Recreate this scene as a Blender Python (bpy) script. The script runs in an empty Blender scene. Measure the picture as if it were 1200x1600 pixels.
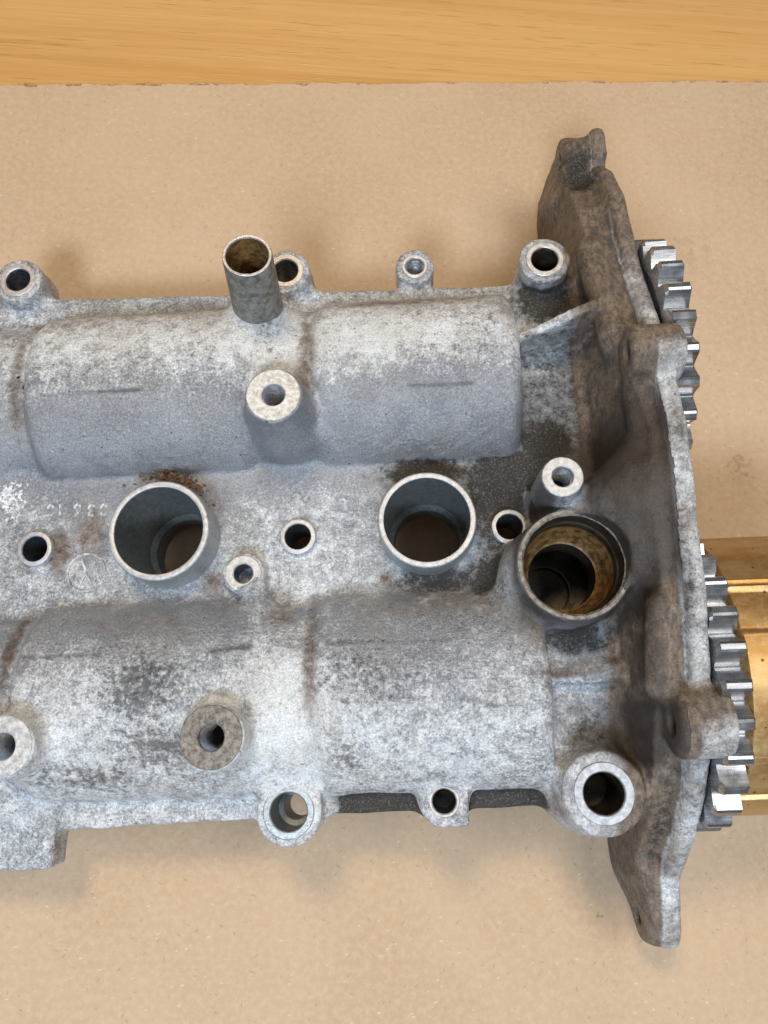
import bpy, bmesh, math, random
import numpy as np
from mathutils import Matrix, Vector, Quaternion

random.seed(7)
rng = np.random.default_rng(7)
S = bpy.context.scene
COL = S.collection
MM = 0.001

# ------------------------------------------------------------------ camera
F_PX, H_CAM, NADIR = 1209.0, 300.0, (662.0, 1120.0)
cam_d = bpy.data.cameras.new('camera')
cam = bpy.data.objects.new('camera', cam_d)
COL.objects.link(cam)
cam_d.sensor_fit = 'HORIZONTAL'
cam_d.sensor_width = 36.0
cam_d.lens = 36.0 * F_PX / 1200.0
cam_d.clip_start = 0.01
cam_d.clip_end = 50.0
_down = Vector((NADIR[0] - 600, -(NADIR[1] - 800), -F_PX)).normalized()
_q = _down.rotation_difference(Vector((0, 0, -1)))
# the cover lies tilted: its right end is propped up on the sprockets, its left end is low on the cardboard
TILT = math.radians(-6.0)
PIVOT = Vector((78.5 * MM, 0, 0))
LEAN = Matrix.Translation((0, 0, -0.0008)) @ Matrix.Translation(PIVOT) @ Matrix.Rotation(TILT, 4, 'Y') @ Matrix.Translation(-PIVOT)
cam.matrix_world = LEAN @ Matrix.Translation((0, 0, H_CAM * MM)) @ _q.to_matrix().to_4x4()
S.camera = cam
_R = np.array(_q.to_matrix())

# ------------------------------------------------------------------ world and lamps (indoor daylight)
W = bpy.data.worlds.new('World')
S.world = W
W.use_nodes = True
bg = W.node_tree.nodes['Background']
bg.inputs['Color'].default_value = (0.93, 0.96, 1.0, 1)
bg.inputs['Strength'].default_value = 0.13


def area(name, loc, target, size, power, color, size_y=None):
    d = bpy.data.lights.new(name, 'AREA')
    d.energy = power
    d.color = color
    d.size = size
    if size_y:
        d.shape = 'RECTANGLE'
        d.size_y = size_y
    o = bpy.data.objects.new(name, d)
    COL.objects.link(o)
    o.location = loc
    o.rotation_euler = (Vector(target) - Vector(loc)).to_track_quat('-Z', 'Y').to_euler()
    return o


area('window_lamp', (-0.20, -0.60, 0.88), (0, 0.03, 0.05), 0.30, 13.0, (0.70, 0.84, 1.0), 0.24)
area('ceiling_lamp', (-0.22, 0.44, 0.95), (0, 0.08, 0.05), 0.20, 5.6, (1.0, 0.80, 0.53))
area('side_lamp', (0.46, 0.10, 1.00), (0.05, 0.1, 0.03), 0.42, 5.2, (1.0, 0.98, 0.95))
S.view_settings.view_transform = 'Standard'
S.view_settings.look = 'None'
S.view_settings.gamma = 1.0
S.view_settings.use_curve_mapping = False
S.view_settings.exposure = 0.0

# ------------------------------------------------------------------ frames
ROT = math.radians(2.3)


def U(px, py, z):
    """where the line of sight of a point of the photograph meets height z, in the cover's own axes (mm)"""
    r = _R @ np.array([px - 600, -(py - 800), -F_PX])
    p = np.array([0, 0, H_CAM]) + (z - H_CAM) / r[2] * r
    c, s = math.cos(ROT), math.sin(ROT)
    return p[0] * c + p[1] * s, -p[0] * s + p[1] * c


def tag(o, label=None, cat=None, group=None, kind=None):
    if label: o['label'] = label
    if cat: o['category'] = cat
    if group: o['group'] = group
    if kind: o['kind'] = kind
    return o


def empty(name, loc=(0, 0, 0)):
    o = bpy.data.objects.new(name, None)
    COL.objects.link(o)
    o.location = loc
    o.empty_display_size = 0.02
    return o


def mesh_obj(name, verts, faces, mat, parent=None, smooth=True):
    me = bpy.data.meshes.new(name)
    me.from_pydata([tuple(v) for v in verts], [], [tuple(f) for f in faces])
    me.update()
    if smooth:
        me.polygons.foreach_set('use_smooth', [True] * len(me.polygons))
    me.materials.append(mat)
    o = bpy.data.objects.new(name, me)
    COL.objects.link(o)
    if parent: o.parent = parent
    return o


def sharpen(o, deg=35):
    me = o.data
    bm = bmesh.new(); bm.from_mesh(me)
    for e in bm.edges:
        if len(e.link_faces) == 2 and e.calc_face_angle(0) > math.radians(deg):
            e.smooth = False
    bm.to_mesh(me); bm.free()
    return o


# ------------------------------------------------------------------ materials
class NT:
    def __init__(self, name):
        self.m = bpy.data.materials.new(name)
        self.m.use_nodes = True
        self.t = self.m.node_tree
        self.n = self.t.nodes
        self.b = self.n['Principled BSDF']
        self.co = self.n.new('ShaderNodeTexCoord')

    def L(self, a, b): self.t.links.new(a, b)

    def _set(self, sock, v):
        if hasattr(v, 'is_linked') or isinstance(v, bpy.types.NodeSocket): self.L(v, sock)
        else: sock.default_value = v

    def vec(self, scale=(1, 1, 1), rot=(0, 0, 0), coord='Object'):
        src = self.co.outputs[coord]
        if any(rot):
            m0 = self.n.new('ShaderNodeMapping')
            m0.inputs['Rotation'].default_value = rot
            self.L(src, m0.inputs[0]); src = m0.outputs[0]
        mp = self.n.new('ShaderNodeMapping')
        mp.inputs['Scale'].default_value = scale
        self.L(src, mp.inputs[0])
        return mp.outputs[0]

    def noise(self, scale, detail=4, rough=0.55, vec=None, dist=0.0):
        n = self.n.new('ShaderNodeTexNoise')
        n.inputs['Scale'].default_value = scale
        n.inputs['Detail'].default_value = detail
        n.inputs['Roughness'].default_value = rough
        n.inputs['Distortion'].default_value = dist
        self.L(vec or self.co.outputs['Object'], n.inputs['Vector'])
        return n.outputs['Fac']

    def voro(self, scale, vec=None, feature='F1', rnd=1.0):
        n = self.n.new('ShaderNodeTexVoronoi')
        n.feature = feature
        n.inputs['Scale'].default_value = scale
        n.inputs['Randomness'].default_value = rnd
        self.L(vec or self.co.outputs['Object'], n.inputs['Vector'])
        return n.outputs['Distance']

    def attr(self, name):
        n = self.n.new('ShaderNodeAttribute')
        n.attribute_name = name
        return n.outputs['Fac']

    def ramp(self, fac, a, b, lo=0.0, hi=1.0):
        n = self.n.new('ShaderNodeMapRange')
        n.interpolation_type = 'SMOOTHSTEP'
        self.L(fac, n.inputs['Value'])
        n.inputs['From Min'].default_value = a
        n.inputs['From Max'].default_value = b
        n.inputs['To Min'].default_value = lo
        n.inputs['To Max'].default_value = hi
        return n.outputs['Result']

    def math(self, op, a, b=0.0, c=None):
        n = self.n.new('ShaderNodeMath')
        n.operation = op
        self._set(n.inputs[0], a)
        self._set(n.inputs[1], b)
        if c is not None: self._set(n.inputs[2], c)
        return n.outputs[0]

    def mix(self, fac, a, b):
        n = self.n.new('ShaderNodeMix')
        n.data_type = 'RGBA'
        self._set(n.inputs['Factor'], fac)
        for s, v in ((n.inputs['A'], a), (n.inputs['B'], b)):
            if isinstance(v, tuple): s.default_value = v if len(v) == 4 else (*v, 1)
            else: self.L(v, s)
        return n.outputs['Result']

    def bump(self, h, dist, strength=1.0, prev=None):
        n = self.n.new('ShaderNodeBump')
        n.inputs['Strength'].default_value = strength
        n.inputs['Distance'].default_value = dist
        self.L(h, n.inputs['Height'])
        if prev: self.L(prev, n.inputs['Normal'])
        return n.outputs[0]

    def out(self, color=None, rough=None, metal=None, normal=None, spec=None, coat=None):
        for k, v in (('Base Color', color), ('Roughness', rough), ('Metallic', metal), ('Normal', normal),
                     ('Specular IOR Level', spec), ('Coat Weight', coat)):
            if v is None: continue
            s = self.b.inputs[k]
            if isinstance(v, tuple): s.default_value = v if len(v) == 4 else (*v, 1)
            else: self._set(s, v)
        return self.m


def mat_casting():
    t = NT('weathered_cast_aluminium')
    big = t.noise(30, 3, 0.5)
    blot = t.noise(260, 10, 0.78)
    fine = t.noise(1100, 6, 0.75)
    grain = t.noise(2800, 3, 0.7)
    wh = t.attr('white'); sp = t.attr('speck'); gr = t.attr('grime_shade'); br = t.attr('brown'); ru = t.attr('rust_shade'); sc = t.attr('scuff'); fi = t.attr('film')
    mid = t.noise(85, 6, 0.7)
    # bare metal, warmer and cooler by patch
    base = t.mix(t.ramp(big, 0.35, 0.65), (0.29, 0.305, 0.35), (0.36, 0.365, 0.375))
    base = t.mix(t.ramp(mid, 0.35, 0.7), base, (0.42, 0.435, 0.47))
    base = t.mix(t.math('MULTIPLY', t.ramp(fine, 0.42, 0.66), 0.6), base, (0.58, 0.59, 0.62))
    # white oxide bloom
    w = t.math('ADD', t.math('ADD', t.math('MULTIPLY', blot, 0.46), t.math('MULTIPLY', fine, 0.40)), t.math('MULTIPLY', mid, 0.14))
    w = t.math('ADD', w, t.math('MULTIPLY_ADD', wh, 0.24, -0.128))
    oxide = t.mix(t.ramp(mid, 0.35, 0.65), (0.74, 0.735, 0.71), (0.82, 0.835, 0.85))
    base = t.mix(t.math('MULTIPLY', t.ramp(w, 0.435, 0.605), 0.92), base, oxide)
    # dark speckle where the coating has gone
    s = t.math('ADD', t.math('ADD', t.math('MULTIPLY', t.noise(480, 7, 0.78), 0.68), t.math('MULTIPLY', mid, 0.32)), t.math('MULTIPLY_ADD', sp, 0.36, -0.34))
    base = t.mix(t.math('MULTIPLY', t.ramp(s, 0.42, 0.575), 0.84), base, (0.085, 0.083, 0.083))
    pits = t.ramp(t.voro(230), 0.05, 0.11, 1.0, 0.0)
    base = t.mix(t.math('MULTIPLY', t.math('MULTIPLY', pits, t.ramp(mid, 0.4, 0.55)), 0.75), base, (0.05, 0.045, 0.04))
    # thin warm film over everything, patchy
    base = t.mix(t.math('MULTIPLY', t.ramp(t.noise(55, 6, 0.65), 0.45, 0.72), 0.20), base, (0.30, 0.235, 0.17))
    # rust coloured seepage, and shade painted into the tunnel grooves
    brk = t.math('ADD', t.math('MULTIPLY', t.noise(300, 8, 0.78), 1.1), t.math('MULTIPLY', fine, 0.7))
    r = t.math('ADD', brk, t.math('SUBTRACT', ru, 1.20))
    base = t.mix(t.math('MULTIPLY', t.ramp(r, 0.0, 0.55), 0.85), base, t.mix(t.ramp(blot, 0.35, 0.65), (0.07, 0.042, 0.026), (0.21, 0.14, 0.085)))
    # brown oil varnish, and warm light painted on the lower tunnel
    b = t.math('ADD', brk, t.math('SUBTRACT', br, 1.17))
    bc = t.mix(t.ramp(t.noise(560, 8, 0.8, t.vec((1, 0.5, 0.5))), 0.38, 0.64), (0.045, 0.028, 0.016), (0.235, 0.155, 0.088))
    bm_ = t.ramp(b, 0.0, 0.48)
    base = t.mix(t.math('MULTIPLY', bm_, 0.90), base, bc)
    # black grime, and shade painted in the groove beside the rim
    g = t.math('ADD', brk, t.math('SUBTRACT', gr, 1.24))
    gm = t.ramp(g, 0.0, 0.46)
    gc = t.mix(t.ramp(t.noise(1500, 6, 0.8), 0.50, 0.68), (0.011, 0.0098, 0.0085), (0.19, 0.15, 0.10))
    base = t.mix(t.math('MULTIPLY', gm, 0.97), base, gc)
    base = t.mix(t.math('MULTIPLY', sc, 0.85), base, (0.10, 0.10, 0.105))
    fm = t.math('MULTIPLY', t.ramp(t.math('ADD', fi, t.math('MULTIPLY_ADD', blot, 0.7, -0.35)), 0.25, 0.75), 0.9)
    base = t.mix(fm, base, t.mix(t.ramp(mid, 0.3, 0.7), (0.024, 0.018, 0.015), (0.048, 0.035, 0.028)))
    # salt-and-pepper grain of the sand-cast skin
    gn = t.n.new('ShaderNodeMix'); gn.data_type = 'RGBA'; gn.blend_type = 'MULTIPLY'
    gn.inputs['Factor'].default_value = 1.0
    t.L(base, gn.inputs['A'])
    gv_ = t.ramp(t.math('ADD', t.math('MULTIPLY', t.noise(1700, 3, 0.75), 0.6), t.math('MULTIPLY', grain, 0.4)), 0.34, 0.66, 0.72, 1.20)
    cmb = t.n.new('ShaderNodeCombineColor')
    for i_ in range(3): t.L(gv_, cmb.inputs[i_])
    t.L(cmb.outputs[0], gn.inputs['B'])
    base = gn.outputs['Result']
    dirt = t.math('MAXIMUM', t.math('MAXIMUM', gm, bm_), fm)
    metal = t.math('MULTIPLY', t.ramp(dirt, 0.0, 0.8, 1.0, 0.06), t.ramp(w, 0.42, 0.58, 0.88, 0.30))
    rough = t.math('ADD', t.ramp(w, 0.4, 0.6, 0.30, 0.64), t.math('MULTIPLY', fine, 0.14))
    keep = t.math('SUBTRACT', 1.0, t.math('MULTIPLY', fm, 0.6))
    n1 = t.bump(t.math('MULTIPLY', t.noise(820, 6, 0.72), keep), 0.0012, 0.62)
    n2 = t.bump(t.math('MULTIPLY', grain, keep), 0.0006, 0.7, n1)
    n3 = t.bump(blot, 0.0010, 0.35, n2)
    return t.out(base, rough, metal, n3)


def mat_machined(name, c0=(0.55, 0.55, 0.56), c1=(0.74, 0.73, 0.72), rough=0.36, metal=0.8, dirt=0.25):
    t = NT(name)
    f = t.noise(700, 6, 0.7)
    col = t.mix(t.ramp(f, 0.3, 0.7), c0, c1)
    d = t.ramp(t.noise(300, 7, 0.72), 0.55, 0.72)
    col = t.mix(t.math('MULTIPLY', d, dirt), col, (0.10, 0.085, 0.07))
    n = t.bump(t.noise(1800, 4, 0.65), 0.00025, 0.5)
    return t.out(col, t.math('MULTIPLY_ADD', f, 0.3, rough - 0.12), metal, n)


def mat_steel():
    t = NT('oily_sprocket_steel')
    f = t.noise(180, 5, 0.6)
    v = t.vec((60, 900, 900))
    sc = t.noise(1.0, 4, 0.6, v)
    col = t.mix(t.ramp(sc, 0.3, 0.7), (0.24, 0.245, 0.255), (0.46, 0.47, 0.49))
    a = t.ramp(t.noise(90, 4, 0.6), 0.60, 0.70)
    col = t.mix(t.math('MULTIPLY', a, 0.6), col, (0.30, 0.16, 0.05))
    n = t.bump(sc, 0.00004, 0.12)
    return t.out(col, t.ramp(f, 0.3, 0.7, 0.20, 0.36), 0.92, n)


def mat_gold():
    t = NT('gold_passivated_steel')
    f = t.noise(60, 5, 0.6, t.vec((0.35, 1, 1)))
    f2 = t.noise(420, 6, 0.7)
    col = t.mix(t.ramp(f, 0.35, 0.65), (0.34, 0.18, 0.052), (0.54, 0.36, 0.16))
    col = t.mix(t.math('MULTIPLY', t.ramp(f2, 0.45, 0.7), 0.35), col, (0.60, 0.47, 0.31))
    sp = t.ramp(t.voro(260), 0.09, 0.14, 1.0, 0.0)
    col = t.mix(t.math('MULTIPLY', sp, 0.85), col, (0.06, 0.04, 0.02))
    n = t.bump(f2, 0.00035, 0.35)
    return t.out(col, t.math('MULTIPLY_ADD', f2, 0.25, 0.36), 0.85, n)


def mat_simple(name, c0, c1, scale, rough, metal=0.0, bump=0.0003):
    t = NT(name)
    f = t.noise(scale, 7, 0.68)
    return t.out(t.mix(t.ramp(f, 0.32, 0.68), c0, c1), rough, metal, t.bump(f, bump, 0.6))


def mat_card():
    t = NT('brown_cardboard')
    base = t.mix(t.ramp(t.noise(14, 4, 0.55), 0.3, 0.7), (0.395, 0.272, 0.168), (0.445, 0.314, 0.204))
    mott = t.noise(420, 5, 0.65)
    base = t.mix(t.math('MULTIPLY', t.ramp(mott, 0.35, 0.7), 0.6), base, (0.48, 0.36, 0.25))
    pulp = t.noise(1500, 3, 0.6)
    base = t.mix(t.math('MULTIPLY', t.ramp(pulp, 0.52, 0.75), 0.22), base, (0.40, 0.26, 0.155))
    # short fibres, dark and light, in three directions
    for k, (rz, sx, sy) in enumerate(((0.35, 180, 560), (1.35, 200, 620), (2.3, 170, 520), (2.9, 220, 600))):
        d = t.voro(1.0, t.vec((sx, sy, 100), (0, 0, rz)))
        m = t.ramp(d, 0.11, 0.22, 1.0, 0.0)
        keep = t.ramp(t.noise(230 + 37 * k, 2, 0.5), 0.53, 0.66)
        base = t.mix(t.math('MULTIPLY', t.math('MULTIPLY', m, keep), 0.36), base,
                     (0.21, 0.125, 0.065) if k < 3 else (0.74, 0.60, 0.45))
    for rz, sx in ((0.9, 70), (2.2, 90), (1.5, 80)):                       # longer stray hairs
        wob = t.n.new('ShaderNodeVectorMath'); wob.operation = 'MULTIPLY_ADD'
        nz = t.n.new('ShaderNodeTexNoise'); nz.inputs['Scale'].default_value = 160
        t.L(t.co.outputs['Object'], nz.inputs['Vector'])
        t.L(nz.outputs['Color'], wob.inputs[0]); wob.inputs[1].default_value = (0.9, 0.9, 0); t.L(t.vec((sx, 900, 60), (0, 0, rz)), wob.inputs[2])
        m = t.ramp(t.voro(1.0, wob.outputs[0]), 0.05, 0.09, 1.0, 0.0)
        keep = t.ramp(t.noise(95, 2, 0.5), 0.60, 0.64)
        base = t.mix(t.math('MULTIPLY', t.math('MULTIPLY', m, keep), 0.7), base, (0.13, 0.075, 0.04))
    flute = t.n.new('ShaderNodeTexWave')
    flute.inputs['Scale'].default_value = 42
    flute.inputs['Distortion'].default_value = 0.6
    t.L(t.co.outputs['Object'], flute.inputs['Vector'])
    st = t.ramp(t.noise(9, 7, 0.68), 0.56, 0.76)
    base = t.mix(t.math('MULTIPLY', st, 0.22), base, (0.36, 0.24, 0.15))
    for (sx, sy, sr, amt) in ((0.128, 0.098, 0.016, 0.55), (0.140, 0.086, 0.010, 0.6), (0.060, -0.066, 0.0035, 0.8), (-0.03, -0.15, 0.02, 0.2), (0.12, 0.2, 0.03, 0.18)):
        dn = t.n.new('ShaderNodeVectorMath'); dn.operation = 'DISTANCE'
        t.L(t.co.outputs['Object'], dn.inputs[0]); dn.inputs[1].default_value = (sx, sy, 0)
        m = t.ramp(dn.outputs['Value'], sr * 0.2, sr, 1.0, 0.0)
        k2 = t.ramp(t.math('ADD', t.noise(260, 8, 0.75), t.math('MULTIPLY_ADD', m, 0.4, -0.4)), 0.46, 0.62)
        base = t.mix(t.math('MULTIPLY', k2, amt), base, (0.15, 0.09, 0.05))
    n = t.bump(flute.outputs['Fac'], 0.0005, 0.22)
    n = t.bump(mott, 0.0003, 0.35, n)
    n = t.bump(pulp, 0.0002, 0.4, n)
    return t.out(base, 0.78, 0.0, n, spec=0.3)


def mat_wood():
    t = NT('varnished_oak')
    g = t.noise(1.0, 4, 0.55, t.vec((1.4, 30, 20)))
    g2 = t.noise(1.0, 5, 0.65, t.vec((9, 420, 120)))
    col = t.mix(t.ramp(g, 0.30, 0.70), (0.46, 0.238, 0.070), (0.53, 0.295, 0.100))
    col = t.mix(t.math('MULTIPLY', t.ramp(g2, 0.35, 0.7), 0.5), col, (0.58, 0.355, 0.145))
    keep = t.ramp(t.noise(1.0, 3, 0.5, t.vec((7, 70, 10))), 0.42, 0.60)
    p = t.math('MAXIMUM', t.ramp(t.voro(1.0, t.vec((26, 520, 10))), 0.10, 0.26, 1.0, 0.0), t.ramp(t.voro(1.0, t.vec((44, 760, 10), (0, 0, 0.012))), 0.10, 0.24, 0.8, 0.0))
    col = t.mix(t.math('MULTIPLY', t.math('MULTIPLY', p, keep), 0.42), col, (0.26, 0.12, 0.036))
    n = t.bump(p, 0.0003, 0.25)
    return t.out(col, 0.30, 0.0, n, spec=0.5, coat=0.25)


M_CAST = mat_casting()
M_RIM = mat_machined('pale_machined_aluminium', (0.34, 0.34, 0.355), (0.54, 0.54, 0.55), 0.45, 0.55, 0.45)
M_TUBE = mat_machined('grey_steel_tube', (0.30, 0.33, 0.34), (0.46, 0.48, 0.49), 0.34, 0.75, 0.3)
M_BRIGHT = mat_machined('bright_machined_face', (0.26, 0.27, 0.29), (0.48, 0.49, 0.52), 0.40, 0.7, 0.5)
M_BOLT = mat_machined('bolt_seat_ring', (0.36, 0.33, 0.32), (0.56, 0.53, 0.52), 0.38, 0.6, 0.4)
M_BORE = mat_machined('dark_steel_bore', (0.10, 0.13, 0.16), (0.24, 0.28, 0.32), 0.30, 0.9, 0.3)
M_INNER = mat_machined('dull_grey_tube_bore', (0.13, 0.15, 0.155), (0.24, 0.26, 0.265), 0.42, 0.6, 0.35)
M_NECK = mat_machined('grimy_neck_face', (0.07, 0.055, 0.042), (0.27, 0.245, 0.215), 0.55, 0.2, 0.85)
M_FACE = mat_machined('mottled_boss_face', (0.30, 0.29, 0.28), (0.62, 0.61, 0.60), 0.5, 0.3, 0.5)
M_THREAD = mat_machined('bright_cut_thread', (0.40, 0.42, 0.46), (0.66, 0.68, 0.72), 0.28, 0.95, 0.15)
M_STEEL = mat_steel()
M_GOLD = mat_gold()
M_AMBER = mat_simple('amber_oil_varnish', (0.05, 0.026, 0.010), (0.26, 0.145, 0.052), 420, 0.42, 0.15)
M_DARKMETAL = mat_simple('near_black_metal', (0.02, 0.015, 0.01), (0.06, 0.045, 0.03), 260, 0.35, 0.4)  # near-black metal for bores, hole floors and the retaining ring
M_PIPE = mat_simple('tarnished_pipe_metal', (0.11, 0.108, 0.098), (0.30, 0.295, 0.275), 420, 0.42, 0.6)
M_CRUD = mat_simple('crumbly_dirt', (0.018, 0.011, 0.007), (0.22, 0.13, 0.07), 500, 0.9)
M_OXIDE = mat_simple('white_oxide_crust', (0.42, 0.44, 0.45), (0.70, 0.72, 0.73), 900, 0.85)
M_CARD = mat_card()
M_CARDEDGE = mat_simple('torn_cardboard_edge', (0.16, 0.085, 0.04), (0.42, 0.27, 0.16), 600, 0.9)
M_WOOD = mat_wood()

# ------------------------------------------------------------------ setting: table top and cardboard
tv = [(-0.9, -0.8, -0.004), (0.9, -0.8, -0.004), (0.9, 0.9, -0.004), (-0.9, 0.9, -0.004)]
tv += [(x, y, -0.034) for x, y, z in tv]
table = mesh_obj('table_top', tv, [(0, 1, 2, 3), (7, 6, 5, 4), (0, 4, 5, 1), (1, 5, 6, 2), (2, 6, 7, 3), (3, 7, 4, 0)], M_WOOD, smooth=False)
table.rotation_euler[2] = math.radians(-1.2)
tag(table, 'varnished oak table top with fine dark grain', 'table', kind='structure')


def world_pt(px, py, z):
    r = LEAN.to_3x3() @ Vector(_R @ np.array([px - 600, -(py - 800), -F_PX]))
    c = (LEAN @ Vector((0, 0, H_CAM * MM))) / MM
    return np.array(c + (z - c.z) / r.z * r)


def build_card():
    a, b = world_pt(0, 133, 0), world_pt(1200, 127, 0)
    d = (b - a) / (b[0] - a[0])
    N = 520
    xs = np.linspace(-420, 420, N)
    top = []
    for x in xs:
        j = rng.normal(0, 0.16)
        if rng.random() < 0.05: j -= rng.random() * 1.1
        top.append((x, a[1] + d[1] * (x - a[0]) + j + 0.35 * math.sin(x * 0.11) + 0.2 * math.sin(x * 0.37)))
    V, Fc = [], []
    for x, y in top: V.append((x * MM, y * MM, 0))
    for x, y in top: V.append((x * MM, -420 * MM, 0))
    for x, y in top: V.append((x * MM, (y + 0.15) * MM, -0.0039))
    for x, y in top: V.append((x * MM, -420 * MM, -0.0039))
    for i in range(N - 1):
        Fc.append((N + i, N + i + 1, i + 1, i))
        Fc.append((i, i + 1, 2 * N + i + 1, 2 * N + i))
        Fc.append((3 * N + i, 3 * N + i + 1, N + i + 1, N + i))
    Fc.append((0, 2 * N, 3 * N, N)); Fc.append((N - 1, 2 * N - 1, 4 * N - 1, 3 * N - 1))
    root = empty('cardboard_sheet')
    tag(root, 'flat brown cardboard sheet with a ragged edge lying on the oak table', 'cardboard')
    o = mesh_obj('face_sheet', V, Fc, M_CARD, root, smooth=False)
    o.data.materials.append(M_CARDEDGE)
    for p in o.data.polygons:
        if p.normal.y > 0.5: p.material_index = 1
    # lifted torn flakes of paper along the edge
    k = 0
    for px, L in ((44, 8.0), (108, 2.5), (121, 3.5), (175, 3.0), (233, 11.0), (312, 9.0), (338, 2.0), (470, 6.0), (560, 1.5), (705, 3.5), (852, 3.0), (936, 5.5), (1053, 2.0), (1082, 2.5), (1128, 6.0), (1184, 3.0)):
        c = world_pt(px, 133.5 - px * 0.005, 0)
        w = rng.uniform(0.15, 0.42)
        vs = []
        n = 6
        ang = rng.uniform(-0.12, 0.12)
        for i in range(n + 1):
            s = (i / n - 0.5) * L
            x, y = c[0] + s * math.cos(ang), c[1] - 0.2 + s * math.sin(ang) + rng.normal(0, 0.12)
            ww = w * (1 - abs(2 * i / n - 1) ** 2) + 0.04
            vs += [(x * MM, (y - ww) * MM, 0.00012), (x * MM, y * MM, 0.0006 + 0.0002 * rng.random()), (x * MM, (y + ww) * MM, 0.0001)]
        fs = []
        for i in range(n):
            for j in range(2):
                fs.append((3 * i + j, 3 * i + 3 + j, 3 * i + 4 + j, 3 * i + 1 + j))
        mesh_obj('torn_flake', vs, fs, M_CARDEDGE, root)


build_card()

# ------------------------------------------------------------------ the cast cover as a signed-distance solid (mm)
HV = 0.66
U0, U1, V0, V1, Z0, Z1 = -172.0, 84.0, -84.0, 222.0, -1.6, 108.0
gu = np.arange(U0, U1, HV, dtype=np.float32)
gv = np.arange(V0, V1, HV, dtype=np.float32)
gz = np.arange(Z0, Z1, HV, dtype=np.float32)
D = np.full((len(gu), len(gv), len(gz)), 60.0, dtype=np.float32)
LAB = np.zeros(D.shape, dtype=np.uint8)
PARTS = ['cover_casting']


def part_id(name):
    PARTS.append(name)
    return len(PARTS) - 1


def sl(b, pad):
    def r(g, lo, hi):
        i0 = max(0, int(np.searchsorted(g, lo - pad)) - 1); i1 = min(len(g), int(np.searchsorted(g, hi + pad)) + 1)
        return slice(i0, max(i0 + 1, i1))
    return r(gu, b[0], b[1]), r(gv, b[2], b[3]), r(gz, b[4], b[5])


def grid(s):
    return gu[s[0]][:, None, None], gv[s[1]][None, :, None], gz[s[2]][None, None, :]


def add(b, fn, k=3.0, lab=0):
    s = sl(b, k + 4)
    u, v, z = grid(s)
    p = np.broadcast_to(fn(u, v, z), D[s].shape).astype(np.float32)
    d = D[s]
    l = LAB[s]; l[p < d] = lab
    h = np.maximum(k - np.abs(d - p), 0) / max(k, 1e-6)
    D[s] = np.minimum(d, p) - h * h * k * 0.25


def cut(b, fn, k=0.0):
    s = sl(b, 3)
    u, v, z = grid(s)
    p = -np.broadcast_to(fn(u, v, z), D[s].shape).astype(np.float32)
    d = D[s]
    h = np.maximum(k - np.abs(d - p), 0) / max(k, 1e-6)
    D[s] = np.maximum(d, p) + h * h * k * 0.25


def rbox(u0, u1, v0, v1, z0, z1, r=1.5):
    cu, cv, cz = (u0 + u1) / 2, (v0 + v1) / 2, (z0 + z1) / 2
    hu, hv, hz = (u1 - u0) / 2 - r, (v1 - v0) / 2 - r, (z1 - z0) / 2 - r
    def f(u, v, z):
        a, b, c = np.abs(u - cu) - hu, np.abs(v - cv) - hv, np.abs(z - cz) - hz
        return np.sqrt(np.maximum(a, 0) ** 2 + np.maximum(b, 0) ** 2 + np.maximum(c, 0) ** 2) + np.minimum(np.maximum(np.maximum(a, b), c), 0) - r
    return (u0, u1, v0, v1, z0, z1), f


def cone(cu, cv, z0, z1, r0, r1, rnd=0.8):
    R = max(r0, r1)
    def f(u, v, z):
        t = np.clip((z - z0) / (z1 - z0), 0, 1)
        a = np.sqrt((u - cu) ** 2 + (v - cv) ** 2) - (r0 + (r1 - r0) * t) + rnd
        b = np.abs(z - (z0 + z1) / 2) - (z1 - z0) / 2 + rnd
        return np.sqrt(np.maximum(a, 0) ** 2 + np.maximum(b, 0) ** 2) + np.minimum(np.maximum(a, b), 0) - rnd
    return (cu - R, cu + R, cv - R, cv + R, z0, z1), f


def ucyl(u0, u1, cv, cz, r, rnd=2.0):
    def f(u, v, z):
        a = np.sqrt((v - cv) ** 2 + (z - cz) ** 2) - r + rnd
        b = np.abs(u - (u0 + u1) / 2) - (u1 - u0) / 2 + rnd
        return np.sqrt(np.maximum(a, 0) ** 2 + np.maximum(b, 0) ** 2) + np.minimum(np.maximum(a, b), 0) - rnd
    return (u0, u1, cv - r, cv + r, cz - r, cz + r), f


def capsule(p, q, r0, r1=None):
    r1 = r0 if r1 is None else r1
    p, q = np.array(p, float), np.array(q, float)
    d = q - p; dd = float(d @ d)
    def f(u, v, z):
        t = np.clip(((u - p[0]) * d[0] + (v - p[1]) * d[1] + (z - p[2]) * d[2]) / dd, 0, 1)
        return np.sqrt((u - p[0] - t * d[0]) ** 2 + (v - p[1] - t * d[1]) ** 2 + (z - p[2] - t * d[2]) ** 2) - (r0 + (r1 - r0) * t)
    R = max(r0, r1)
    lo, hi = np.minimum(p, q) - R, np.maximum(p, q) + R
    return (lo[0], hi[0], lo[1], hi[1], lo[2], hi[2]), f


def hump(u0, u1, cv, a, b, cz=46.0, rnd=4.0):
    def f(u, v, z):
        q = np.sqrt(((v - cv) / a) ** 2 + ((z - cz) / b) ** 2)
        d1 = (q - 1) * min(a, b) + rnd
        d2 = np.abs(u - (u0 + u1) / 2) - (u1 - u0) / 2 + rnd
        d = np.sqrt(np.maximum(d1, 0) ** 2 + np.maximum(d2, 0) ** 2) + np.minimum(np.maximum(d1, d2), 0) - rnd
        return np.maximum(d, 42.0 - z)
    return (u0, u1, cv - a, cv + a, 42, cz + b), f


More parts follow.
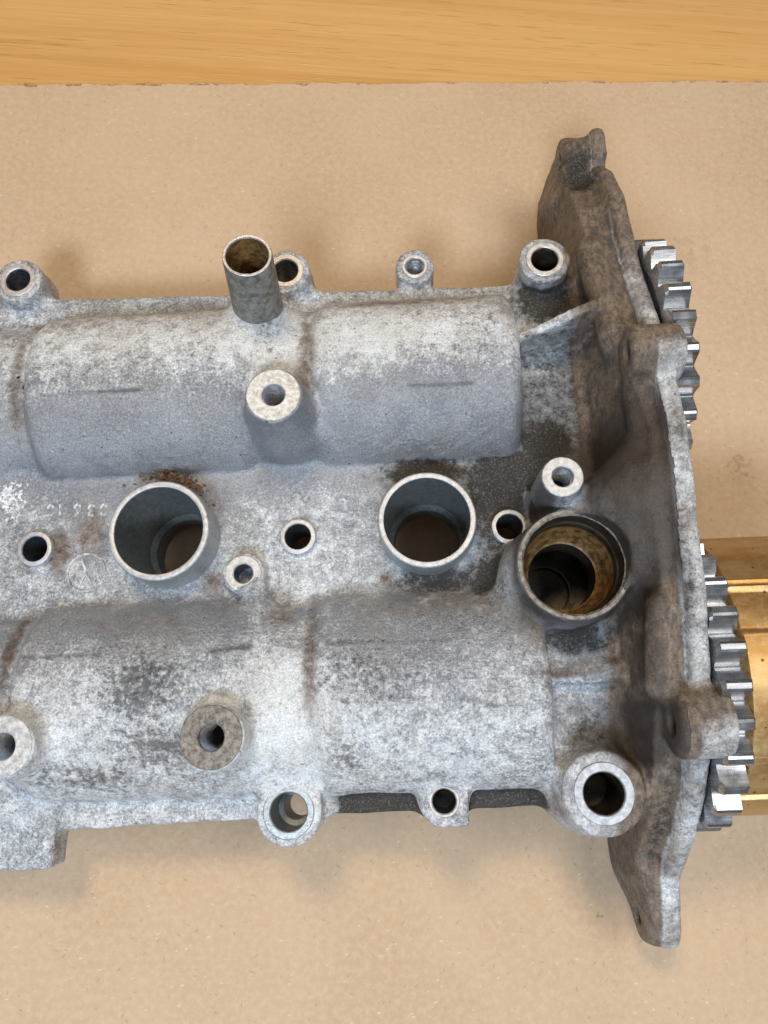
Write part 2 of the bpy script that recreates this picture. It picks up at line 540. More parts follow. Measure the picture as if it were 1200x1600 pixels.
def poly2(pts, A, B):
    """signed distance to a polygon on the grids A x B"""
    P_ = np.array(pts, float)
    x, y = np.meshgrid(A, B, indexing='ij')
    d = np.full(x.shape, 1e9); sgn = np.ones(x.shape)
    n = len(P_)
    for i in range(n):
        a, b = P_[i], P_[i - 1]
        e = b - a
        wx, wy = x - a[0], y - a[1]
        t = np.clip((wx * e[0] + wy * e[1]) / (e @ e), 0, 1)
        d = np.minimum(d, (wx - e[0] * t) ** 2 + (wy - e[1] * t) ** 2)
        c1, c2, c3 = y >= a[1], y < b[1], e[0] * wy > e[1] * wx
        m = (c1 & c2 & c3) | (~c1 & ~c2 & ~c3)
        sgn[m] *= -1
    return (sgn * np.sqrt(d)).astype(np.float32)


AXU, AXL, ZAX = 112.5, 8.5, 46.0          # the two camshaft axes

# base plate with lips
plate = [(-170, 156), (-120, 153.6), (-30, 150.8), (44, 149.0), (60, 148), (60, -28), (36, -27.2), (-30, -27.8), (-114, -30.2), (-170, -32)]
pl2 = poly2(plate, gu, gv)[:, :, None]
s_all = (U0, U1, V0, V1, 40, 54)


def plate_f(u, v, z):
    d1, d2 = pl2 + 1.2, np.abs(z - 46.0) - 4.0 + 1.2
    return np.sqrt(np.maximum(d1, 0) ** 2 + np.maximum(d2, 0) ** 2) + np.minimum(np.maximum(d1, d2), 0) - 1.2


_s = (slice(None), slice(None), slice(None))
D[:] = np.minimum(D, plate_f(*grid(_s)))
add(*rbox(-170, 62, 34, 88, 42, 53, 1.5), k=3)                       # floor between the tunnels
add(*rbox(34, 62, -20, 140, 42, 53.5, 2), k=3)                        # floor in front of the end plate
# camshaft tunnels: the wide bearing covers and the narrower links between them
add(*hump(-170, -110, AXU, 28.5, 21.5), k=3)
add(*hump(-127, -52, AXU, 31.5, 28, rnd=5.5), k=1.4)
add(*hump(-62, -26, AXU, 29.5, 24, rnd=2), k=2)
add(*hump(-31, 36.5, AXU, 31.3, 28.5, rnd=5.0), k=2)
add(*hump(-170, -110, AXL, 28.5, 22), k=3)
add(*hump(-122.5, -50, AXL, 31.0, 27, rnd=5.5), k=1.8)
add(*hump(-60, -26, AXL, 29.6, 24.5, rnd=2), k=3)
add(*hump(-32, 37.5, AXL, 31.0, 27.5, rnd=5), k=2.5)
# foot block on the lower left
add(*rbox(-170, -114.6, -41, -15, 40, 52, 1.6), k=3)
add(*capsule((-150, -20, 50), (-128, -22, 50), 9, 6), k=6)
# hollow underside
cut((-166, 30, 85, 140, 30, 72), lambda u, v, z: np.maximum((np.sqrt(((v - AXU) / 25) ** 2 + ((z - 46) / 20) ** 2) - 1) * 20, np.abs(u + 68) - 98), 2)
cut((-166, 30, -17, 34, 30, 72), lambda u, v, z: np.maximum((np.sqrt(((v - AXL) / 25) ** 2 + ((z - 46) / 20) ** 2) - 1) * 20, np.abs(u + 68) - 98), 2)
cut((-164, 30, -14, 137, 30, 47), rbox(-164, 30, -14, 137, 20, 47)[1], 1)

# ---- end plate (timing side)
fl_top = [(212, 40), (211, 53), (207, 55), (199, 54), (196.5, 50), (188, 58), (173, 66.5), (158, 70), (142, 73.5), (127, 79), (113, 85), (95, 90.5), (78, 94), (66, 93.5), (55, 92), (40, 91.3), (28, 90.5), (10, 86.5), (-3, 81), (-13, 76.5), (-22, 70.5), (-29, 64), (-38, 54),
          (-46, 43), (-51, 36.5), (-56, 33.5), (-70, 29), (-73, 26), (-73, 15), (-66, 9)]
fl_poly = fl_top + [(-56, 4.5), (-49, 3.2), (205, 3.2), (212, 10)]
f2 = poly2(fl_poly, gv, gz)[None, :, :]
fid = part_id('end_plate')


def extr(d2, u, u0, u1, r):
    a, b = d2 + r, np.abs(u - (u0 + u1) / 2) - (u1 - u0) / 2 + r
    return np.sqrt(np.maximum(a, 0) ** 2 + np.maximum(b, 0) ** 2) + np.minimum(np.maximum(a, b), 0) - r


b_all = (U0, U1, V0, V1, Z0, Z1)
sF = sl((46, 80, V0, V1, Z0, Z1), 8)


def add_raw(s, p, k, lab):
    p = np.broadcast_to(p, D[s].shape).astype(np.float32)
    d = D[s]; l = LAB[s]; l[p < d] = lab
    h = np.maximum(k - np.abs(d - p), 0) / k
    D[s] = np.minimum(d, p) - h * h * k * 0.25


u, v, z = grid(sF)
f2s = f2[:, sF[1], sF[2]]
add_raw(sF, extr(f2s, u, 71.8, 77.5, 2.2), 3, fid)                     # raised rim all along the outline
# thick web behind the rim: its face leans back towards the tunnels
low_ = 4.2 * np.clip((-8.0 - v) / 24, 0, 1) + np.maximum(-52.0 - v, 0) * 0.30
lean = 58.0 + 0.075 * z + low_
midt = np.exp(-((v - 62) / 70.0) ** 2)
lean = lean - midt * 2.5 + np.maximum(z - 58, 0) * (0.24 * midt)
web = np.maximum(np.maximum(f2s + 6.5, lean - u), u - 72)
add_raw(sF, web, 5, fid)
zf = 34 + 14 * np.clip((v - 120) / 40, 0, 1)
foot = np.maximum(np.maximum(np.maximum(f2s + 0.6, 58 + 0.085 * z + low_ - u), u - 72), z - zf)
add_raw(sF, foot, 2.0, fid)

# pads and ribs on the end plate
add(*capsule((65.0, 152, 62), (66.0, 113, 75), 5.0, 5.6), k=4, lab=fid)
add(*capsule((*U(1036, 945, 84), 82), (*U(1036, 1072, 82), 80), 4.3, 4.3), k=3, lab=fid)
add(*capsule((*U(1000, 600, 84), 82), (*U(1012, 690, 84), 80), 4.2, 3.6), k=4, lab=fid)
add(*capsule((63, 200, 20), (63.5, 192, 36), 5.5, 5.5), k=6, lab=fid)
# end ears with their bolt bosses
add(*ucyl(62.5, 74, 203, 44, 8.5, 1.6), k=2.5, lab=fid)
add(*ucyl(67, 76, -64, 19.5, 8.6, 1.4), k=3, lab=fid)
# two bolt bosses on the rim
B1 = U(1040, 548, 88); B2 = U(1105, 1130, 86)
bid1 = part_id('rim_boss')
add(*ucyl(64.5, 80.5, B1[1], 87, 8.4, 2.6), k=3, lab=bid1)
bid2 = part_id('rim_boss')
add(*ucyl(66.0, 81.5, B2[1], 81, 9.2, 2.4), k=3, lab=bid2)
cut((60, 70, B1[1] - 4, B1[1] + 4, 78, 94), ucyl(58, 69, B1[1] + 0.5, 88, 3.4, 0.1)[1])
cut((60, 71, B2[1] - 4, B2[1] + 4, 74, 90), ucyl(60, 71, B2[1], 81.5, 3.4, 0.1)[1])
cut((58, 70, 196, 210, 36, 52), ucyl(58, 70, 203, 45, 3.0, 0.1)[1])
cut((60, 72, -70, -58, 12, 26), ucyl(60, 72, -64, 19.5, 3.0, 0.1)[1])

# bracing rib from the upper tunnel to the end plate
rp, rq = np.array(U(812, 527, 66)), np.array(U(915, 480, 76))
rid = part_id('brace_rib')


def rib_f(u, v, z):
    d = (rq - rp) / np.linalg.norm(rq - rp); L = np.linalg.norm(rq - rp)
    t = (u - rp[0]) * d[0] + (v - rp[1]) * d[1]
    n = -(u - rp[0]) * d[1] + (v - rp[1]) * d[0]
    top = 66 + 10 * np.clip(t / L, 0, 1.2)
    return np.maximum(np.maximum(np.abs(n) - 1.6 - 0.05 * np.maximum(top - z, 0), np.abs(t - L / 2) - L / 2 - 4), np.maximum(z - top, 44 - z))


add((rp[0] - 4, rq[0] + 4, rp[1] - 4, rq[1] + 4, 44, 78), rib_f, k=1.5, lab=rid)
# ledge under the filler neck
lp, lq = np.array(U(850, 1058, 57)), np.array(U(985, 1046, 60))
rid = part_id('ledge')
add(*capsule((lp[0], lp[1], 55.5), (lq[0], lq[1], 58), 3.0, 3.6), k=2.0, lab=rid)
add(*rbox(37, 60, lp[1], 38, 50, 57.5, 1.5), k=2.5)

# ---- filler neck and the swelling that joins it to the end plate
NC = U(897, 881, 76)
nid = part_id('sensor_neck')
add(*capsule((NC[0] + 4, NC[1] + 4, 54), (66.5, NC[1] + 20, 75), 16.5, 13.5), k=9, lab=fid)
add(*capsule((55, NC[1] + 12, 56), (67, NC[1] + 6, 72), 14, 12), k=8, lab=fid)
add(*cone(NC[0], NC[1], 48, 76, 18.0, 16.6, 0.5), k=3.0, lab=nid)
add(*cone(NC[0] - 6, NC[1] - 2, 44, 66, 18, 13.0, 2), k=6, lab=nid)

# ---- bosses
SP = {}


def boss(name, px, py, zt, r, r0=None, zb=46, k=3.5, base=None):
    i = part_id(name)
    cu, cv = U(px, py, zt)
    add(*cone(cu, cv, zb, zt, r0 or r * 1.12, r, 0.6), k=k, lab=i)
    SP[(px, py)] = (cu, cv, zt, r)
    return cu, cv


bolts = {}
bolts['tl'] = boss('bolt_boss', 28, 437, 57, 8.6, 9.0, 42, 5)
bolts['t2'] = boss('bolt_boss', 446, 423, 56, 8.6, 9.2, 42, 6)
bolts['t3'] = boss('bolt_boss', 648, 416, 54, 6.9, 7.0, 42, 4)
bolts['t4'] = boss('bolt_boss', 851, 405, 62, 8.6, 8.8, 42, 4)
bolts['b1'] = boss('bolt_boss', 451, 1269, 57, 9.8, 9.9, 42, 4.5)
bolts['b2'] = boss('bolt_boss', 694, 1252, 57, 7.3, 7.4, 42, 4.0)
bolts['b3'] = boss('bolt_boss', 944, 1240, 65, 11.6, 14.5, 42, 5.5)
_c = bolts['b2']
add(*rbox(_c[0], _c[0] + 7.2, _c[1] - 7.2, _c[1], 42, 57, 0.6), k=0.6, lab=LAB.max())
add(*rbox(bolts['t4'][0] - 10, 60, bolts['t4'][1] - 16, bolts['t4'][1] - 2, 42, 53, 1.5), k=2)
bolts['u'] = boss('stud_boss', 427, 617, 82, 9.0, 10.2, 56, 4.5)
bolts['l'] = boss('stud_boss', 330, 1152, 79, 9.3, 9.6, 56, 2.6)
bolts['l0'] = boss('stud_boss', 4, 1166, 79, 9.0, 10.2, 56, 4)
bolts['small'] = boss('stud_boss', 380, 896, 58, 6.8, 7.2, 46, 1.6)
bolts['th'] = boss('threaded_boss', 879, 745, 81.5, 6.3, 7.6, 48, 3)
add(*capsule((bolts['small'][0] + 3, bolts['small'][1] - 4, 55), (bolts['small'][0] + 8, 30, 60), 3, 4), k=4)
# pipe socket
PB, PT_ = np.array((*U(408, 500, 60), 60.0)), np.array((*U(386, 399, 95), 95.0))
pid_ = part_id('pipe_socket')
add(*capsule(PB - (PT_ - PB) * 0.35, PB + (PT_ - PB) * 0.12, 9.6, 8.7), k=7, lab=pid_)

add(*capsule((*U(408, 515, 62), 60), (*U(424, 590, 70), 66), 7.5, 6.5), k=6, lab=pid_)
add(*capsule((bolts['u'][0] + 1.0, bolts['u'][1] - 1.5, 62), (bolts['u'][0], bolts['u'][1], 68), 11.0, 9.6), k=6)
# ---- holes
T1, T2 = U(247, 828, 66), U(667, 811, 64)
H1, H2, H3 = U(53, 857, 55), U(465, 838, 55), U(796, 823, 55)
for c, r in ((T1, 15.8), (T2, 15.2), (H1, 5.2), (H2, 5.0), (H3, 5.0)):
    cut((c[0] - r, c[0] + r, c[1] - r, c[1] + r, 20, 72), cone(c[0], c[1], 20, 74, r, r, 0.1)[1])
HR = dict(tl=4.6, t2=4.6, t3=3.4, t4=4.7, b1=5.6, b2=3.6, b3=5.9, u=3.6, l=3.7, l0=3.7, small=3.2, th=3.1)
for k_, r in HR.items():
    c = bolts[k_]
    low = 30 if k_[0] in 'tb' and k_ != 'th' else 50
    cut((c[0] - r - 1, c[0] + r + 1, c[1] - r - 1, c[1] + r + 1, low, 92), cone(c[0], c[1], low, 94, r + 0.5, r + 0.5, 0.1)[1])
cut((NC[0] - 15, NC[0] + 15, NC[1] - 15, NC[1] + 15, 35, 90), cone(NC[0], NC[1], 30, 90, 15.0, 15.0, 0.1)[1])
# bore of the end plate and its ears stays open below the cover
cut((50, 69, 10, 130, -3, 34), rbox(40, 66, 10, 130, -5, 34, 3)[1], 1)

# cast unevenness
u, v, z = grid(_s)
D += (0.16 * np.sin(u * 0.31 + 1.3 * np.sin(v * 0.17)) * np.sin(v * 0.27 + np.sin(z * 0.3 + u * 0.11))
      + 0.10 * np.sin(u * 0.83 + 2 * np.sin(v * 0.41)) * np.sin(v * 0.77 + z * 0.63)).astype(np.float32)


def surface_nets(D):
    ins = D < 0
    nx, ny, nz = D.shape
    c = ins[:-1, :-1, :-1].astype(np.uint8)
    tot = np.zeros_like(c)
    for a in (0, 1):
        for b in (0, 1):
            for e in (0, 1):
                tot += ins[a:nx - 1 + a, b:ny - 1 + b, e:nz - 1 + e]
    act = (tot > 0) & (tot < 8)
    I, J, K = np.nonzero(act)
    vid = np.full(act.shape, -1, np.int32)
    vid[I, J, K] = np.arange(len(I))
    pos = np.zeros((len(I), 3)); cnt = np.zeros(len(I))
    off = [(a, b, e) for a in (0, 1) for b in (0, 1) for e in (0, 1)]
    for o in off:
        for ax in range(3):
            if o[ax]: continue
            o2 = list(o); o2[ax] = 1
            d0 = D[I + o[0], J + o[1], K + o[2]]; d1 = D[I + o2[0], J + o2[1], K + o2[2]]
            m = (d0 < 0) != (d1 < 0)
            t = d0[m] / (d0[m] - d1[m])
            p = np.tile(np.array(o, float), (m.sum(), 1)); p[:, ax] = t
            pos[m] += p; cnt[m] += 1
    pos /= cnt[:, None]
    pos += np.stack([I, J, K], 1)
    quads = []
    for ax in range(3):
        a = [slice(None)] * 3; b = [slice(None)] * 3
        a[ax] = slice(0, -1); b[ax] = slice(1, None)
        x = ins[tuple(a)] != ins[tuple(b)]
        e1, e2 = (ax + 1) % 3, (ax + 2) % 3
        q = np.array(np.nonzero(x))
        ok = (q[e1] > 0) & (q[e2] > 0) & (q[e1] < D.shape[e1] - 1) & (q[e2] < D.shape[e2] - 1)
        q = q[:, ok]
        def vv(s1, s2):
            r = q.copy(); r[e1] -= s1; r[e2] -= s2
            return vid[r[0], r[1], r[2]]
        f = np.stack([vv(1, 1), vv(0, 1), vv(0, 0), vv(1, 0)], 1)
        flip = ~ins[q[0], q[1], q[2]]
        f[flip] = f[flip][:, ::-1]
        quads.append(f)
    return pos, np.concatenate(quads), (I, J, K)


pos, quads, (I, J, K) = surface_nets(D)
# gentle relaxation
for _ in range(2):
    acc = np.zeros_like(pos); cnt = np.zeros(len(pos))
    for a in range(4):
        b = (a + 1) % 4
        np.add.at(acc, quads[:, a], pos[quads[:, b]]); np.add.at(cnt, quads[:, a], 1)
        np.add.at(acc, quads[:, b], pos[quads[:, a]]); np.add.at(cnt, quads[:, b], 1)
    pos = pos * 0.5 + 0.5 * acc / np.maximum(cnt, 1)[:, None]
labv = LAB[I, J, K]
P3 = np.stack([U0 + pos[:, 0] * HV, V0 + pos[:, 1] * HV, Z0 + pos[:, 2] * HV], 1)
nrm = np.zeros_like(P3)
fn = np.cross(P3[quads[:, 2]] - P3[quads[:, 0]], P3[quads[:, 3]] - P3[quads[:, 1]])
for a in range(4): np.add.at(nrm, quads[:, a], fn)
nrm /= np.maximum(np.linalg.norm(nrm, axis=1), 1e-9)[:, None]
del D

# ---- stain maps (dirt, oxide and oil films on the metal, plus some painted light and shade)
pu, pv, pz = P3[:, 0], P3[:, 1], P3[:, 2]


def blob(px, py, z, ru, rv, amp=1.0, pw=2.0):
    c = U(px, py, z)
    return amp * np.exp(-((np.abs(pu - c[0]) / ru) ** pw + (np.abs(pv - c[1]) / rv) ** pw))


grime_shade = np.zeros(len(P3)); brown = grime_shade.copy(); rust_shade = grime_shade.copy(); white = grime_shade.copy(); speck = grime_shade.copy(); scuff = grime_shade.copy(); film = grime_shade.copy()


def mx(a, b): np.maximum(a, b, out=a)


def below(h, w=5.0): return np.clip((h + w * 0.5 - pz) / w, 0, 1)


floor_ = below(57.5)
mx(grime_shade, blob(795, 770, 55, 19, 27, 0.98, 2.6) * np.where(pu > 37, below(64), below(55.5, 3)))
mx(grime_shade, blob(668, 735, 55, 22, 8, 0.95) * below(57, 5))
mx(grime_shade, blob(690, 905, 55, 26, 7, 0.85) * below(60))
mx(grime_shade, blob(780, 900, 55, 15, 12, 1.0) * below(60))
mx(grime_shade, blob(855, 640, 55, 15, 42, 0.62, 4) * below(70) * (pu > 36.5))
mx(grime_shade, blob(850, 700, 55, 16, 18, 0.92, 2.4) * below(66) * np.clip((pu - 35) / 2, 0, 1))
mx(grime_shade, blob(850, 465, 55, 13, 12, 1.0, 2.5) * below(58))
mx(grime_shade, blob(900, 995, 58, 14, 9, 0.9) * below(66))
mx(grime_shade, blob(920, 1140, 57, 15, 16, 0.62) * below(66))
mx(grime_shade, blob(690, 1252, 47, 33.5, 5.0, 1.25, 10) * below(52, 1.5))
mx(grime_shade, blob(930, 750, 62, 14, 18, 0.70))
mx(grime_shade, blob(900, 285, 45, 8, 14, 0.9))
mx(grime_shade, blob(950, 860, 76, 7, 14, 0.8))
mx(grime_shade, blob(860, 440, 60, 14, 9, 0.5))
mx(grime_shade, blob(1055, 700, 88, 3.5, 20, 0.55)); mx(grime_shade, blob(1065, 900, 84, 3.0, 24, 0.6)); mx(grime_shade, blob(1040, 1290, 55, 3.5, 20, 0.6))  # shade of the groove along the rim, painted as dark strips
side = np.clip((pu - 52) / 6, 0, 1) * np.clip((71.9 - pu) / 0.9, 0.0, 1)
mx(brown, side * (0.74 + 0.30 * np.clip((pv - 50) / 50, 0, 1)))
mx(brown, side * np.clip((pv - 120) / 30, 0, 1) * 1.0)
mx(brown, blob(960, 295, 62, 12, 18, 0.85))
mx(brown, blob(1030, 520, 92, 16, 6.0, 1.0)); mx(brown, blob(1095, 1100, 88, 16, 6.5, 1.0)); mx(brown, blob(1040, 560, 92, 14, 10, 0.5)); mx(brown, blob(1110, 1140, 88, 14, 11, 0.55))
mx(brown, blob(900, 1250, 60, 22, 12, 0.45))
mx(brown, blob(985, 1260, 55, 14, 22, 0.8) * (pu < 71))
mx(brown, blob(210, 970, 68, 46, 6, 0.42)); mx(brown, blob(700, 945, 66, 44, 6, 0.52)); mx(brown, blob(835, 985, 66, 14, 14, 0.50))  # first two paint the warm light on the lower tunnel's upper slope
mx(brown, blob(140, 830, 54, 9, 17, 0.66) * floor_); mx(brown, blob(330, 908, 53, 8, 7, 0.66) * floor_)
mx(brown, blob(640, 487, 58, 44, 4.5, 0.60)); mx(brown, blob(250, 497, 57, 46, 5, 0.50)); mx(brown, blob(790, 500, 62, 8, 18, 0.5))
mx(brown, blob(430, 520, 60, 14, 10, 0.42))
mx(rust_shade, blob(42, 600, 60, 3.4, 34, 0.72)); mx(rust_shade, blob(60, 500, 56, 8, 3, 0.7))
mx(rust_shade, blob(250, 491, 55, 52, 2.6, 0.75)); mx(rust_shade, blob(345, 480, 55, 8, 3.5, 0.9))
mx(rust_shade, blob(480, 550, 66, 4.0, 26, 0.80)); mx(rust_shade, blob(486, 1030, 66, 3.6, 30, 0.72))  # shade painted into the grooves where the tunnels step up
mx(rust_shade, blob(12, 1020, 66, 3.5, 22, 0.8))
mx(rust_shade, blob(88, 862, 54, 6, 9, 1.0) * floor_); mx(rust_shade, blob(50, 857, 54, 9.5, 8.5, 0.66) * floor_)
mx(rust_shade, blob(440, 965, 60, 9, 6, 0.65)); mx(rust_shade, blob(880, 1052, 58, 18, 2.6, 0.75)); mx(rust_shade, blob(600, 905, 54, 4, 4, 0.8) * floor_)
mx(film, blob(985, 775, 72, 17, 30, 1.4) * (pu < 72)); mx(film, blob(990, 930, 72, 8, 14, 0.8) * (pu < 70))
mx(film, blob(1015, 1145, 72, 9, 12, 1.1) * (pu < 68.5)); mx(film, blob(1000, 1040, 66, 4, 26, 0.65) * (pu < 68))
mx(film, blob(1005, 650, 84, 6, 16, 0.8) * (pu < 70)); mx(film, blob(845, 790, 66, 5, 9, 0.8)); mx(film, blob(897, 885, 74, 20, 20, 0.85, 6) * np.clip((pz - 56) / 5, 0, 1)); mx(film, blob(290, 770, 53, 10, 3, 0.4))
mx(brown, blob(897, 881, 76, 19, 19, 0.62, 6) * np.clip((pz - 50) / 4, 0, 1))
mx(brown, blob(851, 405, 62, 11, 11, 0.5)); mx(brown, blob(28, 437, 57, 9, 9, 0.35)); mx(brown, blob(944, 1240, 65, 14, 13, 0.42))
rimz = np.clip((pu - 71.2) / 0.8, 0, 1)
mx(brown, rimz * np.clip((pv - 95) / 60, 0, 1) * 0.85)
mx(brown, rimz * (0.28 + 0.25 * np.sin(pv * 0.13 + 1) ** 2))
white += rimz * 0.12; mx(speck, rimz * 0.55)
white += 0.50
white += blob(300, 540, 66, 70, 12, 0.28) + blob(650, 540, 68, 40, 12, 0.32) + blob(600, 1180, 66, 60, 22, 0.16) + blob(100, 1180, 66, 40, 24, 0.22)
white -= blob(200, 690, 66, 60, 14, 0.75) + blob(690, 665, 68, 30, 16, 0.95) + blob(330, 720, 60, 40, 8, 0.4) + blob(250, 800, 53, 30, 10, 0.2) + blob(210, 975, 68, 60, 8, 0.4)
white += blob(430, 560, 60, 12, 30, 0.12) + blob(450, 1080, 66, 14, 40, 0.35) - blob(640, 990, 68, 50, 12, 0.25)
white -= np.clip((pu - 48) / 10, 0, 1) * 0.25 * (pu < 70)
mx(speck, blob(230, 1075, 70, 25, 19, 1.08)); mx(speck, blob(255, 1165, 66, 32, 15, 1.0)); mx(speck, blob(150, 1215, 60, 34, 9, 1.02)); mx(speck, blob(330, 1215, 60, 22, 8, 0.85))
mx(speck, blob(590, 1060, 70, 34, 22, 0.92)); mx(speck, blob(700, 1120, 66, 44, 34, 0.72)); mx(speck, blob(540, 1180, 64, 14, 16, 0.9))
mx(speck, blob(420, 530, 62, 10, 22, 0.9)); mx(speck, blob(300, 520, 60, 70, 12, 0.66)); mx(speck, blob(750, 520, 64, 26, 24, 0.72))
mx(speck, np.where(pz < 54, 0.42, 0.22))
mx(speck, np.where((pz < 51) & (pv > 140), 0.7, 0.0))


def streak(x0, y0, x1, y1, z, w, amp):
    a, b = np.array(U(x0, y0, z)), np.array(U(x1, y1, z))
    d = b - a
    t = np.clip(((pu - a[0]) * d[0] + (pv - a[1]) * d[1]) / (d @ d), 0, 1)
    r = np.hypot(pu - a[0] - t * d[0], pv - a[1] - t * d[1])
    mx(scuff, amp * np.exp(-(r / w) ** 2) * (pz > 56))


streak(150, 611, 218, 607, 74, 0.65, 0.9); streak(60, 616, 150, 611, 74, 0.5, 0.45)
streak(640, 600, 738, 596, 74, 0.6, 0.7)
streak(512, 1004, 545, 1003, 73, 0.9, 0.7); streak(545, 1003, 700, 1000, 73, 0.5, 0.3)
streak(325, 1017, 385, 1010, 73, 0.8, 0.85); streak(30, 1027, 150, 1023, 73, 0.7, 0.6)
streak(725, 1090, 775, 1103, 72, 0.9, 0.55)

ROOT = empty('camshaft_cover')
ROOT.matrix_world = LEAN @ Matrix.Rotation(ROT, 4, 'Z')
tag(ROOT, 'corroded grey cast aluminium engine camshaft cover lying on cardboard, two toothed sprockets at its end', 'engine cover')

labf = labv[quads].max(axis=1)
for lid in range(fid + 1, len(PARTS)):          # a part is one connected piece; stray patches go back to the casting
    idx = np.nonzero(labf == lid)[0]
    if len(idx) < 20:
        labf[idx] = 0; continue
    used, inv = np.unique(quads[idx], return_inverse=True)
    q = inv.reshape(-1, 4)
    comp = np.arange(len(used))
    while True:
        m = comp[q].min(axis=1); new = comp.copy()
        for a in range(4): np.minimum.at(new, q[:, a], m)
        new = new[new]
        if (new == comp).all(): break
        comp = new
    cf = comp[q[:, 0]]
    ids, n_ = np.unique(cf, return_counts=True)
    labf[idx[cf != ids[n_.argmax()]]] = 0

attrs = dict(white=white, speck=speck, grime_shade=grime_shade, brown=brown, rust_shade=rust_shade, scuff=scuff, film=film)
for lid, pname in enumerate(PARTS):
    fsel = quads[labf == lid]
    if len(fsel) < 20: continue
    used, inv = np.unique(fsel, return_inverse=True)
    fsel = inv.reshape(-1, 4)
    me = bpy.data.meshes.new(pname)
    me.vertices.add(len(used)); me.vertices.foreach_set('co', (P3[used] * MM).astype(np.float32).ravel())
    me.loops.add(fsel.size); me.loops.foreach_set('vertex_index', fsel.ravel().astype(np.int32))
    me.polygons.add(len(fsel)); me.polygons.foreach_set('loop_start', np.arange(0, fsel.size, 4, dtype=np.int32))
    me.update(calc_edges=True)
    me.polygons.foreach_set('use_smooth', np.ones(len(fsel), dtype=bool))
    for an, arr in attrs.items():
        at = me.attributes.new(an, 'FLOAT', 'POINT')
        at.data.foreach_set('value', np.clip(arr[used], 0, 1.3).astype(np.float32))
    me.normals_split_custom_set_from_vertices(nrm[used].astype(np.float32).tolist())
    me.materials.append(M_CAST)
    o = bpy.data.objects.new(pname, me)
    COL.objects.link(o); o.parent = ROOT


# ------------------------------------------------------------------ turned parts
def lathe(name, prof, mat, center, parent=None, seg=72, axis=None, rough=0.0, sharp=30, cap=False):
    """revolve (r, z) pairs in mm round z, placed at center (mm, cover axes)"""
    V, Fc = [], []
    n = len(prof)
    for i in range(seg):
        a = 2 * math.pi * i / seg
        for r, z in prof:
            rr = r + (rng.normal(0, rough) if rough else 0)
            V.append((rr * math.cos(a) * MM, rr * math.sin(a) * MM, z * MM))
    for i in range(seg):
        j = (i + 1) % seg
        for k in range(n - 1):
            Fc.append((i * n + k, j * n + k, j * n + k + 1, i * n + k + 1))
    if cap: Fc.append([i * n + n - 1 for i in range(seg)])
    o = mesh_obj(name, V, Fc, mat, parent or ROOT)
    sharpen(o, sharp)
    o.location = Vector(center) * MM
    if axis is not None:
        o.rotation_mode = 'QUATERNION'
        o.rotation_quaternion = Vector((0, 0, 1)).rotation_difference(Vector(axis).normalized())
    return o


def tube_prof(ro, ri, zt, zb, zi, rim=0.5):
    return [(ro, zb), (ro, zt - rim), (ro - rim * 0.35, zt - rim * 0.3), (ro - rim, zt), (ri + rim * 0.6, zt), (ri + 0.1, zt - rim * 0.4), (ri, zt - rim), (ri, zi)]


# plug tubes
for (c, ro, ri, zt) in ((T1, 16.4, 14.2, 66), (T2, 15.7, 13.6, 64)):
    o = lathe('plug_tube', [(ro + 0.3, 50), (ro + 0.1, 54), (ro, zt - 1.2), (ro - 0.25, zt - 0.5)], M_TUBE, (c[0], c[1], 0), seg=96)
    lathe('rim', [(ro - 0.25, zt - 0.5), (ro - 0.55, zt - 0.1), (ro - 0.9, zt), (ri + 0.5, zt), (ri + 0.12, zt - 0.15), (ri, zt - 0.6)], M_RIM, (0, 0, 0), o, seg=96)
    lathe('bore', [(ri, zt - 0.6), (ri, zt - 10), (ri - 0.3, 40), (ri - 0.4, 33), (ri - 2.0, 31.0), (ri - 2.0, 22)], M_INNER, (0, 0, 0), o, seg=96)

# dowel sleeves flush with the floor
for i, (c, ro, ri, zt) in enumerate(((H1, 5.9, 4.3, 54.9), (H2, 5.9, 4.3, 55.0), (H3, 5.8, 4.2, 55.4))):
    o = lathe('dowel_sleeve', tube_prof(ro, ri, zt, 50, 38, 0.35), M_BRIGHT if i == 2 else M_RIM, (c[0], c[1], 0), seg=56)
    lathe('bore', [(ri - 0.05, zt - 0.8), (ri - 0.1, 36)], M_BORE, (0, 0, 0), o, seg=40)


def thread_prof(r, zt, zb, pitch=1.0, dep=0.45):
    pr = [(r + 0.7, zt), (r, zt - 0.8)]
    z = zt - 0.8
    while z > zb:
        pr += [(r + dep * 0.6, z - pitch * 0.4), (r - dep * 0.4, z - pitch * 0.85), (r, z - pitch)]
        z -= pitch
    return pr


def seat(c, zt, ro, ri, mat, deep=18, thread=False, bore=M_BORE, lip=0.25, floor=False):
    o = lathe('seat_ring', [(ro + 0.05, zt - 1.5), (ro, zt + lip - 0.2), (ro - 0.25, zt + lip), (ri + 0.35, zt + lip), (ri, zt + lip - 0.35), (ri, zt - 1.5)], mat, (c[0], c[1], 0), seg=56)
    lathe('bore', thread_prof(ri, zt - 0.2, zt - deep) if thread else [(ri, zt - 0.3), (ri - 0.05, zt - deep)], bore, (0, 0, 0), o, seg=48, sharp=80 if thread else 30)
    if floor or thread:
        lathe('bore_floor', [(ri + 0.1, zt - deep), (0.01, zt - deep - 1)], M_DARKMETAL, (0, 0, 0), o, seg=24)
    return o


